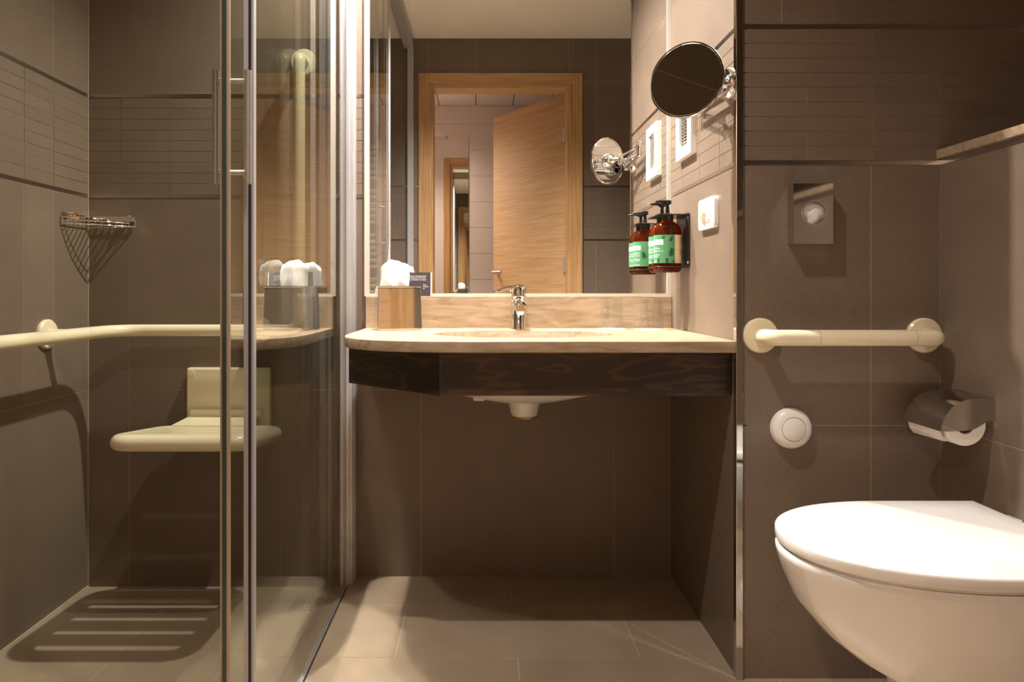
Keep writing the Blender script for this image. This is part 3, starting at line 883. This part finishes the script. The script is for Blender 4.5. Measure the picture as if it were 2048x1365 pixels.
# ------------------------------------------------------------------ magnifying mirror on its folding arm
mc = Vector((0.4747, 1.592, 1.371))
th = math.radians(37)
mn = Vector((-math.sin(th), -math.cos(th), 0.03)).normalized()
mm = thing('magnifying_mirror', 'round chrome magnifying mirror on a folding arm from the niche wall', 'mirror', (XN, 1.575, 1.33))
RM = 0.0885
lathe('mirror_glass', [(0, 0.0005), (RM - 0.005, 0.0030), (RM - 0.005, 0.0015), (0, -0.001)], M['mirror'], mm, mc, mn, 64, sharp=30)
lathe('rim', [(RM - 0.006, 0.0020), (RM - 0.004, 0.0045), (RM - 0.001, 0.0045), (RM, 0.002), (RM, -0.005), (RM - 0.003, -0.007), (RM - 0.007, -0.006)], M['chrome'], mm, mc, mn, 64)
lathe('back_plate', [(0, -0.0055), (RM - 0.006, -0.0055), (RM - 0.006, -0.003), (0, -0.003)], M['mirror'], mm, mc, mn, 64)
hb = lathe('hub', [(0.026, -0.0055), (0.028, -0.012), (0.024, -0.020), (0.014, -0.026), (0, -0.028)], M['chrome'], mm, mc, mn, 32, sharp=60)
hp = mc - mn * 0.030
A = Vector((0.512, 1.650, 1.366)); B = Vector((0.548, 1.800, 1.371)); Cc = Vector((0.548, 1.588, 1.362))
lathe('ball_joint', [(0, -0.012), (0.009, -0.009), (0.0125, 0), (0.009, 0.009), (0, 0.012)], M['chrome'], mm, hp, mn, 20, sharp=60)
tube('neck', [hp, A], 0.0065, M['chrome'], mm)
def post(p, r, h0, h1):
    return lathe('pivot_post', [(0, h0), (r * 0.85, h0), (r, h0 + 0.002), (r, h1 - 0.002), (r * 0.85, h1), (0, h1)], M['chrome'], mm, p, (0, 0, 1), 20)
post(A, 0.0080, -0.020, 0.018); post(B, 0.0085, -0.022, 0.030); post(Cc, 0.0095, -0.026, 0.020)
for dz in (0.012, -0.013):
    tube('arm_rod', [A + Vector((0, 0, dz)), B + Vector((0, 0, dz))], 0.0042, M['chrome'], mm, 12)
tube('arm_rod', [B + Vector((0, 0, 0.022)), Cc + Vector((0, 0, 0.015))], 0.0052, M['chrome'], mm, 12)
tube('arm_rod', [B + Vector((0, 0, -0.018)), Cc + Vector((0, 0, -0.018))], 0.0052, M['chrome'], mm, 12)
lathe('wall_rosette', [(0, 0), (0.036, 0), (0.036, 0.010), (0.033, 0.014), (0.012, 0.016), (0.011, 0.024), (0, 0.024)], M['chrome'], mm, (XN + 0.0005, 1.590, 1.362), (-1, 0, 0), 32)

# ------------------------------------------------------------------ toilet
def toilet_outline(tip, hw, back, z, cy=1.165, n=20, straight=0.785, e=2.15):
    pts = [(back, cy + hw, z)]
    sx = max(straight, tip + 0.05)
    a = sx - tip
    for k in range(n + 1):
        t = PI / 2 * k / n
        c, s = math.cos(t) ** (2 / e), math.sin(t) ** (2 / e)
        pts.append((sx - a * s, cy + hw * c, z))
    for k in range(n - 1, -1, -1):
        t = PI / 2 * k / n
        c, s = math.cos(t) ** (2 / e), math.sin(t) ** (2 / e)
        pts.append((sx - a * s, cy - hw * c, z))
    pts.append((back, cy - hw, z))
    return pts
to = thing('toilet', 'white ceramic toilet with closed lid against the low tiled wall', 'toilet', (0.80, 1.165, 0))
lv_ = [(0.706, 0.108, 0.0), (0.704, 0.108, 0.03), (0.708, 0.104, 0.16), (0.709, 0.104, 0.215), (0.690, 0.112, 0.228), (0.668, 0.122, 0.240), (0.625, 0.138, 0.265), (0.583, 0.152, 0.299), (0.541, 0.166, 0.350),
       (0.522, 0.176, 0.395), (0.513, 0.181, 0.425), (0.512, 0.182, 0.434), (0.515, 0.180, 0.438), (0.526, 0.17, 0.438)]
loft('bowl', [toilet_outline(t, w, XR - 0.0005, z, straight=0.80) for (t, w, z) in lv_], M['ceramic'], to, 60)
loft('seat', [toilet_outline(0.520 + i, 0.178 - i, 0.965, z) for (i, z) in ((0.004, 0.4375), (0, 0.4390), (0, 0.4425), (0.004, 0.4440))], M['ceramic'], to, 40)
loft('lid', [toilet_outline(0.5125 + i, 0.186 - i, 0.972 - i, z) for (i, z) in ((0.006, 0.4435), (0.001, 0.4450), (0.0, 0.448), (0.0, 0.4600), (0.0012, 0.4632), (0.004, 0.4652), (0.010, 0.4665), (0.06, 0.4675))], M['ceramic'], to, 60)
for yy in (1.09, 1.24):
    lathe('hinge', [(0, 0), (0.014, 0), (0.014, 0.018), (0.010, 0.022), (0, 0.022)], M['chrome'], to, (0.992, yy, 0.436), seg=20)

# flush button
fb = thing('flush_button', 'round white push button for flushing on the toilet wall', 'button', (0.697, YT, 0.5687))
lathe('cover', [(0.046, -0.0005), (0.046, 0.006), (0.043, 0.014), (0.036, 0.019), (0.0275, 0.0205), (0.027, 0.018)], M['white_plastic'], fb, (0.697, YT, 0.5687), (0, -1, 0), 48, sharp=50)
lathe('button', [(0.0265, 0.016), (0.0262, 0.0205), (0.024, 0.0220), (0, 0.0225)], M['white_plastic'], fb, (0.697, YT, 0.5687), (0, -1, 0), 48, sharp=50)

# chrome bag dispenser
bd = thing('bag_dispenser', 'chrome hygiene bag dispenser with a round opening on the toilet wall', 'dispenser', (0.735, YT, 0.9835))
ol = [(0.691, 0.9837), (0.779, 0.9837), (0.779, 1.118), (0.691, 1.118)]
hl = [(0.7365 + 0.0255 * math.cos(2 * PI * k / 40), 1.0525 + 0.0255 * math.sin(2 * PI * k / 40)) for k in range(40)]
fp = slab_from_outlines('front_cover', ol, [hl], 0, 0.002, M['steel'], bd)
fp.data.transform(Matrix.Rotation(PI / 2, 4, 'X'))
fp.location = Vector((0.735, YT - 0.030, 1.0509)) - off(bd)
ring_frame('casing', 0.691, 0.779, 0.9837, 1.118, 0.6925, 0.7775, 0.9852, 1.1165, lambda u, v, d: (u, YT - d, v), -0.0005, 0.0288, M['steel'], bd)
lathe('opening_rim', [(0.0255, 0), (0.0275, 0), (0.0275, 0.0015), (0.0255, 0.0015)], M['chrome'], bd, (0.7365, YT - 0.0309, 1.0525), (0, -1, 0), 40)
# paper bag seen through the opening
def wad():
    bm = bmesh.new()
    n, r = 16, 8
    R = 0.038
    g = []
    for i in range(r + 1):
        row = []
        for k in range(n):
            a = 2 * PI * k / n
            q = R * i / r
            row.append(bm.verts.new((0.7365 + q * math.cos(a), YT - 0.024 + 0.010 * (i / r) ** 2 + 0.003 * math.sin(3 * a + 5 * i / r) * (i / r), 1.0525 + q * math.sin(a))))
        g.append(row)
    for i in range(r):
        for k in range(n):
            try: bm.faces.new((g[i][k], g[i][(k + 1) % n], g[i + 1][(k + 1) % n], g[i + 1][k]))
            except ValueError: pass
    bmesh.ops.remove_doubles(bm, verts=bm.verts, dist=1e-6)
    bmesh.ops.solidify(bm, geom=bm.faces, thickness=0.002)
    return fin('paper_bag', bm, M['tissue'], None, smooth=60)
tag(wad(), 'crumpled white paper bag inside the chrome dispenser', 'paper bag')

# ------------------------------------------------------------------ grab bar beside the toilet
def flange(parent, p, nrm, r=0.0395):
    return lathe('flange', [(0, -0.0005), (r, -0.0005), (r, 0.007), (r - 0.003, 0.0105), (0.020, 0.012), (0, 0.012)], M['cream'], parent, p, nrm, 40, sharp=35)
gb = thing('grab_bar', 'short cream horizontal grab bar above the flush button', 'grab bar', (0.813, YT, 0.776))
GZ = 0.7765
path = fillet([(0.628, YT - 0.010, GZ), (0.628, 1.490, GZ), (0.998, 1.490, GZ), (0.998, YT - 0.010, GZ)], 0.042, 12)
tube('bar', path, 0.0178, M['cream'], gb, 24)
for x in (0.628, 0.998): flange(gb, (x, YT, GZ + 0.002), (0, -1, 0))
for x in (0.731, 0.940): lathe('joint_ring', [(0.0180, -0.0006), (0.0182, 0), (0.0180, 0.0006)], M['clear_strip'], gb, (x, 1.490, GZ), (1, 0, 0), 28)

# ------------------------------------------------------------------ toilet roll holder
RY0, RY1 = 1.381, 1.498
rh = thing('roll_holder', 'chrome covered toilet roll holder on the low tiled wall', 'roll holder', (XR, 1.44, 0.56))
prof = [(XR, 0.662), (0.985, 0.6605), (0.966, 0.655), (0.949, 0.644), (0.935, 0.625), (0.928, 0.607), (0.926, 0.595)]
inn = [(0.9276, 0.595), (0.9296, 0.607), (0.9365, 0.6243), (0.950, 0.6428), (0.9667, 0.6535), (0.985, 0.659), (XR, 0.6604)]
loft('cover', [[(p[0], RY0, p[1]) for p in prof + inn], [(p[0], RY1, p[1]) for p in prof + inn]], M['steel'], rh, 25)
endp = [(XR, 0.662), (0.985, 0.6605), (0.966, 0.655), (0.949, 0.644), (0.935, 0.625), (0.928, 0.607), (0.926, 0.595), (0.975, 0.596), (0.995, 0.600), (1.012, 0.610), (1.018, 0.6145), (XR, 0.6145)]
for y0 in (RY0 - 0.0014, RY1):
    loft('end_plate', [[(p[0], y0, p[1]) for p in endp], [(p[0], y0 + 0.0014, p[1]) for p in endp]], M['steel'], rh, 30)
box('wall_plate', XR - 0.003, XR + 0.0005, RY0, RY1, 0.603, 0.6640, M['chrome'], rh)
tube('spindle', [(0.979, RY0 + 0.0005, 0.6065), (0.979, RY1 - 0.0005, 0.6065)], 0.006, M['nickel'], rh)
rl = thing('toilet_roll', 'white toilet paper roll inside the chrome holder', 'toilet roll', (0.972, 1.44, 0.564))
bm = bmesh.new()
add_lathe(bm, [(0.018, 0), (0.041, 0), (0.0420, 0.0015), (0.0420, 0.1035), (0.041, 0.105), (0.018, 0.105), (0.018, 0)], (0.979, RY0 + 0.003, 0.6065), (0, 1, 0), 48)
fin('roll', bm, M['paper'], rl, 40)
lathe('core', [(0.0165, 0.0005), (0.0180, 0.0005), (0.0180, 0.1045), (0.0165, 0.1045), (0.0165, 0.0005)], plain('cardboard', srgb(170, 140, 110), 0.9), rl, (0.979, RY0 + 0.003, 0.6065), (0, 1, 0), 32)
bm = bmesh.new()
sh = [(0.972 - 0.0478 * math.cos(a), 0.6115 - 0.0478 * math.sin(a)) for a in [math.radians(q) for q in range(-10, 41, 10)]]
sh = [(0.9290, 0.604), (0.9295, 0.593), (0.933, 0.582), (0.940, 0.573)]
sh2 = [(x + 0.0008, z_ + 0.0004) for (x, z_) in sh]
A1 = [bm.verts.new((x, RY0 + 0.004, z_)) for (x, z_) in sh]; A2 = [bm.verts.new((x, RY1 - 0.008, z_ - 0.003)) for (x, z_) in sh]
B1 = [bm.verts.new((x, RY0 + 0.004, z_)) for (x, z_) in sh2]; B2 = [bm.verts.new((x, RY1 - 0.008, z_ - 0.003)) for (x, z_) in sh2]
for k in range(3):
    bm.faces.new((A1[k], A1[k + 1], A2[k + 1], A2[k])); bm.faces.new((B1[k], B2[k], B2[k + 1], B1[k + 1]))
fin('loose_sheet', bm, M['paper'], rl, True)

# stone ledge over the cistern wall
le = box('stone_ledge', 1.0275, XRU, YD, YT - 0.0005, 1.1785, 1.1980, M['stone'], None, 0.0015)
tag(le, 'cream travertine ledge on top of the low toilet wall', 'ledge')

# ------------------------------------------------------------------ shower screen
SZ1 = 2.272
sc = thing('shower_screen', 'fixed clear glass shower panel with a pale aluminium wall profile', 'shower screen', (-0.41, 1.65, 0))
box('glass_pane', -0.4140, -0.4060, 1.2140, YB - 0.010, 0.004, SZ1, M['glass'], sc)
bm = bmesh.new()
add_box(bm, -0.4055, -0.3965, 2.030, YB + 0.0004, ZS, SZ1); add_box(bm, -0.3970, -0.3880, 2.036, YB + 0.0004, ZS, SZ1)
add_box(bm, -0.3885, -0.3860, 2.052, 2.058, ZS, SZ1); add_box(bm, -0.3885, -0.3860, 2.075, 2.081, ZS, SZ1)
fin('wall_profile', bm, M['alu'], sc)
box('inner_profile', -0.4240, -0.4145, 2.030, YB + 0.0004, ZS, SZ1, M['alu'], sc)
bm = bmesh.new(); add_box(bm, -0.4200, -0.4122, 1.2005, 1.2142, 0.006, SZ1); add_box(bm, -0.4066, -0.4025, 1.2005, 1.2142, 0.006, SZ1)
fin('edge_profile', bm, M['alu'], sc)
box('edge_seal', -0.4124, -0.4064, 1.2015, 1.2138, 0.006, SZ1, M['seal'], sc)

sd = thing('shower_door', 'sliding clear glass shower door pushed open behind the fixed panel', 'shower door', (-0.44, 1.58, 0))
box('glass_pane', -0.4438, -0.4370, 1.1655, 2.010, -0.022, SZ1, M['glass'], sd)
box('glass_edge', -0.4438, -0.4370, 1.1640, 1.1654, -0.022, SZ1, M['greenedge'], sd)
box('edge_strip', -0.4478, -0.4440, 1.1650, 1.1760, -0.022, SZ1, M['clear_strip'], sd)
box('edge_strip', -0.4368, -0.4326, 1.1650, 1.1730, -0.022, SZ1, M['clear_strip'], sd)
hn = tube('outer_handle', [(-0.4085, 1.1895, 1.066), (-0.4085, 1.1895, 1.264)], 0.0060, M['nickel'], sd, 20)
hi = tube('inner_handle', [(-0.4650, 1.1895, 1.066), (-0.4650, 1.1895, 1.264)], 0.0062, M['nickel'], sd, 20)
for zz in (1.086, 1.2455):
    tube('standoff', [(-0.4372, 1.1895, zz), (-0.4090, 1.1895, zz)], 0.0046, M['nickel'], hn, 14)
    tube('standoff', [(-0.4436, 1.1895, zz), (-0.4640, 1.1895, zz)], 0.0046, M['nickel'], hi, 14)
hr = box('header_rail', -0.4520, -0.3950, YD + 0.001, YB, SZ1 - 0.0002, SZ1 + 0.042, M['alu'], None, 0.003)
tag(hr, 'aluminium header rail above the glass shower panels', 'rail')
ft = thing('floor_track', 'thin aluminium floor track under the glass shower panels', 'floor track', (-0.41, 1.2, 0))
box('track', -0.4150, -0.4030, YD + 0.001, YB - 0.001, ZS - 0.0005, 0.004, M['alu'], ft)
box('guide_lip', -0.4044, -0.4028, YD + 0.001, 2.03, 0.0035, 0.0075, M['alu'], ft)
bm = bmesh.new(); add_box(bm, -0.4300, -0.3960, YD, YD + 0.030, ZS, SZ1)
dp = fin('door_post', bm, M['alu'], None); tag(dp, 'aluminium shower post beside the oak door casing', 'post')

# floor drain
dn_ = thing('floor_drain', 'square perforated steel drain in the shower floor', 'drain', (-0.52, 1.967, ZS))
box('grate', -0.5625, -0.4775, 1.924, 2.010, ZS - 0.002, ZS + 0.0015, M['nickel'], dn_, 0.0008)
for i in range(5):
    for j in range(5):
        lathe('stud', [(0.0045, 0), (0.0036, 0.0014), (0, 0.0018)], M['chrome'], dn_, (-0.549 + 0.0145 * i, 1.938 + 0.0145 * j, ZS + 0.0014), seg=10)

# ------------------------------------------------------------------ shower rails
sr = thing('shower_rail', 'cream grab rail round the shower corner with an upright pole', 'grab rail', (-0.9, 2.0, 0.76))
RZ = 0.7605
rp = fillet([(XL + 0.010, 0.80, RZ), (-1.095, 0.80, RZ), (-1.095, 2.039, RZ), (-0.548, 2.039, RZ), (-0.548, 2.039, 1.580), (-0.548, YB - 0.010, 1.580)], 0.075, 14)
# tighter bend at the head of the pole
rp = fillet([(XL + 0.010, 0.80, RZ), (-1.095, 0.80, RZ), (-1.095, 2.039, RZ), (-0.75, 2.039, RZ)], 0.10, 14)[:-1] + \
     fillet([(-0.75, 2.039, RZ), (-0.548, 2.039, RZ), (-0.548, 2.039, 1.580), (-0.548, YB - 0.010, 1.580)], 0.045, 12)
tube('bar', rp, 0.0178, M['cream'], sr, 24)
flange(sr, (XL, 0.80, RZ), (1, 0, 0)); flange(sr, (XL, 1.898, RZ - 0.002), (1, 0, 0), 0.041)
flange(sr, (-0.548, YB, 1.580), (0, -1, 0), 0.0405); flange(sr, (-0.688, YB, RZ), (0, -1, 0), 0.041)
tube('bracket', [(XL + 0.008, 1.898, RZ - 0.004), (-1.150, 1.915, RZ), (-1.095, 1.938, RZ)], [0.016, 0.011, 0.010], M['cream'], sr, 16)
tube('bracket', [(-0.688, YB - 0.008, RZ), (-0.688, 2.039, RZ)], 0.011, M['cream'], sr, 16)
lathe('joint_ring', [(0.0180, -0.0006), (0.0182, 0), (0.0180, 0.0006)], M['clear_strip'], sr, (-1.055 + 0.002, 2.039, RZ), (1, 0, 0), 28)
lathe('joint_ring', [(0.0180, -0.0006), (0.0182, 0), (0.0180, 0.0006)], M['clear_strip'], sr, (-1.095, 1.880, RZ), (0, 1, 0), 28)
lathe('joint_ring', [(0.0180, -0.0006), (0.0182, 0), (0.0180, 0.0006)], M['clear_strip'], sr, (-0.548, 2.039, 0.846), (0, 0, 1), 28)

# ------------------------------------------------------------------ folding shower seat
st = thing('shower_bench', 'cream slatted folding seat hinged on the shower back wall', 'shower seat', (-0.77, 1.9, 0.45))
SXL, SXR, SYF, SYB = -0.960, -0.582, 1.712, 2.035
tilt = 0.117
sz = lambda y: 0.4765 + (2.05 - y) * tilt
rr = 0.0215
fpts = [(SXL + rr, SYB, 0), (SXL + rr, SYF + rr, 0), (SXR - rr, SYF + rr, 0), (SXR - rr, SYB, 0)]
closed = fillet([(-0.77, SYB - rr, 0)] + [(SXL + rr, SYB - rr, 0), (SXL + rr, SYF + rr, 0), (SXR - rr, SYF + rr, 0), (SXR - rr, SYB - rr, 0)] + [(-0.77, SYB - rr, 0)], 0.045, 8)[:-1]
tube('frame', [(p.x, p.y, sz(p.y) - rr) for p in closed], rr, M['cream'], st, 18, closed=True)
gap = 0.0120
ys = [SYF + 2 * rr + 0.004 + (SYB - SYF - 4 * rr - 0.004) * k / 4 for k in range(5)]
for k in range(4):
    y0, y1 = ys[k] + gap, ys[k + 1]
    bm = bmesh.new(); add_box(bm, SXL + rr, SXR - rr, y0, y1, -0.014, 0.0, 0.004)
    for v in bm.verts: v.co.z += sz(v.co.y) - 0.0015
    fin('slat', bm, M['cream'], st, 40)
box('wall_plate', -0.902, -0.648, 2.078, YB + 0.0004, 0.445, 0.6438, M['cream'], st, 0.006)
for x in (-0.886, -0.664):
    lathe('screw_cap', [(0, 0), (0.011, 0), (0.0105, 0.0015), (0, 0.002)], M['cream'], st, (x, 2.0785, 0.626), (0, -1, 0), 24)
bm = bmesh.new()
hp_ = [(-0.880, 2.080, 0.503), (-0.686, 2.080, 0.503), (-0.686, 1.985, sz(1.985) + 0.003), (-0.905, 1.985, sz(1.985) + 0.003)]
T = [bm.verts.new(p) for p in hp_]; Bo = [bm.verts.new((p[0], p[1], p[2] - 0.016)) for p in hp_]
bm.faces.new(T); bm.faces.new(Bo)
for k in range(4): bm.faces.new((T[k], T[(k + 1) % 4], Bo[(k + 1) % 4], Bo[k]))
fin('hinge_flap', bm, M['cream'], st)
box('hinge_bar', -0.885, -0.668, 2.060, 2.080, 0.497, 0.520, M['cream'], st, 0.004)
box('side_bracket', -0.655, -0.628, 1.98, 2.080, 0.432, 0.462, M['cream'], st, 0.005)
box('side_bracket', -0.912, -0.885, 1.98, 2.080, 0.432, 0.462, M['cream'], st, 0.005)

# ------------------------------------------------------------------ wire soap basket in the shower corner
sb = thing('soap_basket', 'chrome wire corner soap basket on the shower wall', 'soap basket', (-1.15, 2.04, 1.07))
PA, PB = Vector((XL + 0.006, 1.962, 0)), Vector((-1.0655, YB - 0.006, 0))
cor = Vector((XL + 0.006, YB - 0.006, 0))
def front(t, s=0.0):
    p = PA.lerp(PB, t)
    nrm = Vector((PB.y - PA.y, -(PB.x - PA.x), 0)).normalized()
    return p + nrm * (0.020 * 4 * t * (1 - t) - s)
zt, zb = 1.101, 1.0735
bm = bmesh.new()
for (p, q) in ((PA, cor), (cor, PB)):
    if abs(p.x - q.x) < 1e-4: add_box(bm, p.x - 0.0055, p.x - 0.002, min(p.y, q.y), max(p.y, q.y), zt - 0.010, zt + 0.006)
    else: add_box(bm, min(p.x, q.x), max(p.x, q.x), p.y + 0.002, p.y + 0.0055, zt - 0.010, zt + 0.006)
fin('wall_band', bm, M['chrome'], sb)
tube('front_wire', [PA + Vector((0, 0, zt - 0.006)), PA + Vector((0, 0, zb))] + [front(k / 14) + Vector((0, 0, zb)) for k in range(15)] + [PB + Vector((0, 0, zb)), PB + Vector((0, 0, zt - 0.006))], 0.0022, M['chrome'], sb, 8)
tube('inner_wire', [front(0.06 + 0.88 * k / 14, 0.014) + Vector((0, 0, zb + 0.011)) for k in range(15)], 0.0019, M['chrome'], sb, 8)
tube('back_wire', [PA + Vector((0, 0, zb)), cor + Vector((0, 0, zb)), PB + Vector((0, 0, zb))], 0.0019, M['chrome'], sb, 8)
dirn = Vector((-(PB.y - PA.y), PB.x - PA.x, 0)).normalized()
for k in range(1, 13):
    p = front(k / 13)
    # run back to whichever wall comes first
    tx = (p.x - cor.x) / -dirn.x if dirn.x < 0 else 9
    ty = (cor.y - p.y) / dirn.y if dirn.y > 0 else 9
    q = p + dirn * min(tx, ty)
    tube('grid_wire', [p + Vector((0, 0, zb)), q + Vector((0, 0, zb)), q + Vector((0, 0, zt - 0.009))], 0.0015, M['chrome'], sb, 6)
for (p, ax) in ((Vector((XL + 0.004, 2.012, zt + 0.003)), (1, 0, 0)), (Vector((cor.x + 0.006, cor.y - 0.004, zt - 0.002)), (1, -1, 0)), (Vector((-1.080, YB - 0.004, zt + 0.003)), (0, -1, 0))):
    lathe('mount_knob', [(0, -0.003), (0.0068, -0.003), (0.0068, 0.011), (0.0055, 0.013), (0, 0.013)], M['chrome'], sb, p, ax, 16)

# ------------------------------------------------------------------ towel radiator on the entrance wall
tw = thing('towel_radiator', 'white tubular towel radiator on the entrance wall of the shower', 'radiator', (-0.78, YD, 0.75))
for x in (-0.585, -0.985):
    tube('upright', [(x, YD + 0.055, 0.72), (x, YD + 0.055, 1.730)], 0.018, M['white_plastic'], tw, 16)
    for zz in (0.85, 1.62):
        tube('wall_bracket', [(x, YD + 0.052, zz), (x, YD - 0.001, zz)], 0.009, M['white_plastic'], tw, 10)
zz = 0.76
k = 0
while zz < 1.71:
    if k % 7 != 6:
        tube('rung', [(-0.985, YD + 0.060, zz), (-0.585, YD + 0.060, zz)], 0.0115, M['white_plastic'], tw, 12)
    zz += 0.036; k += 1
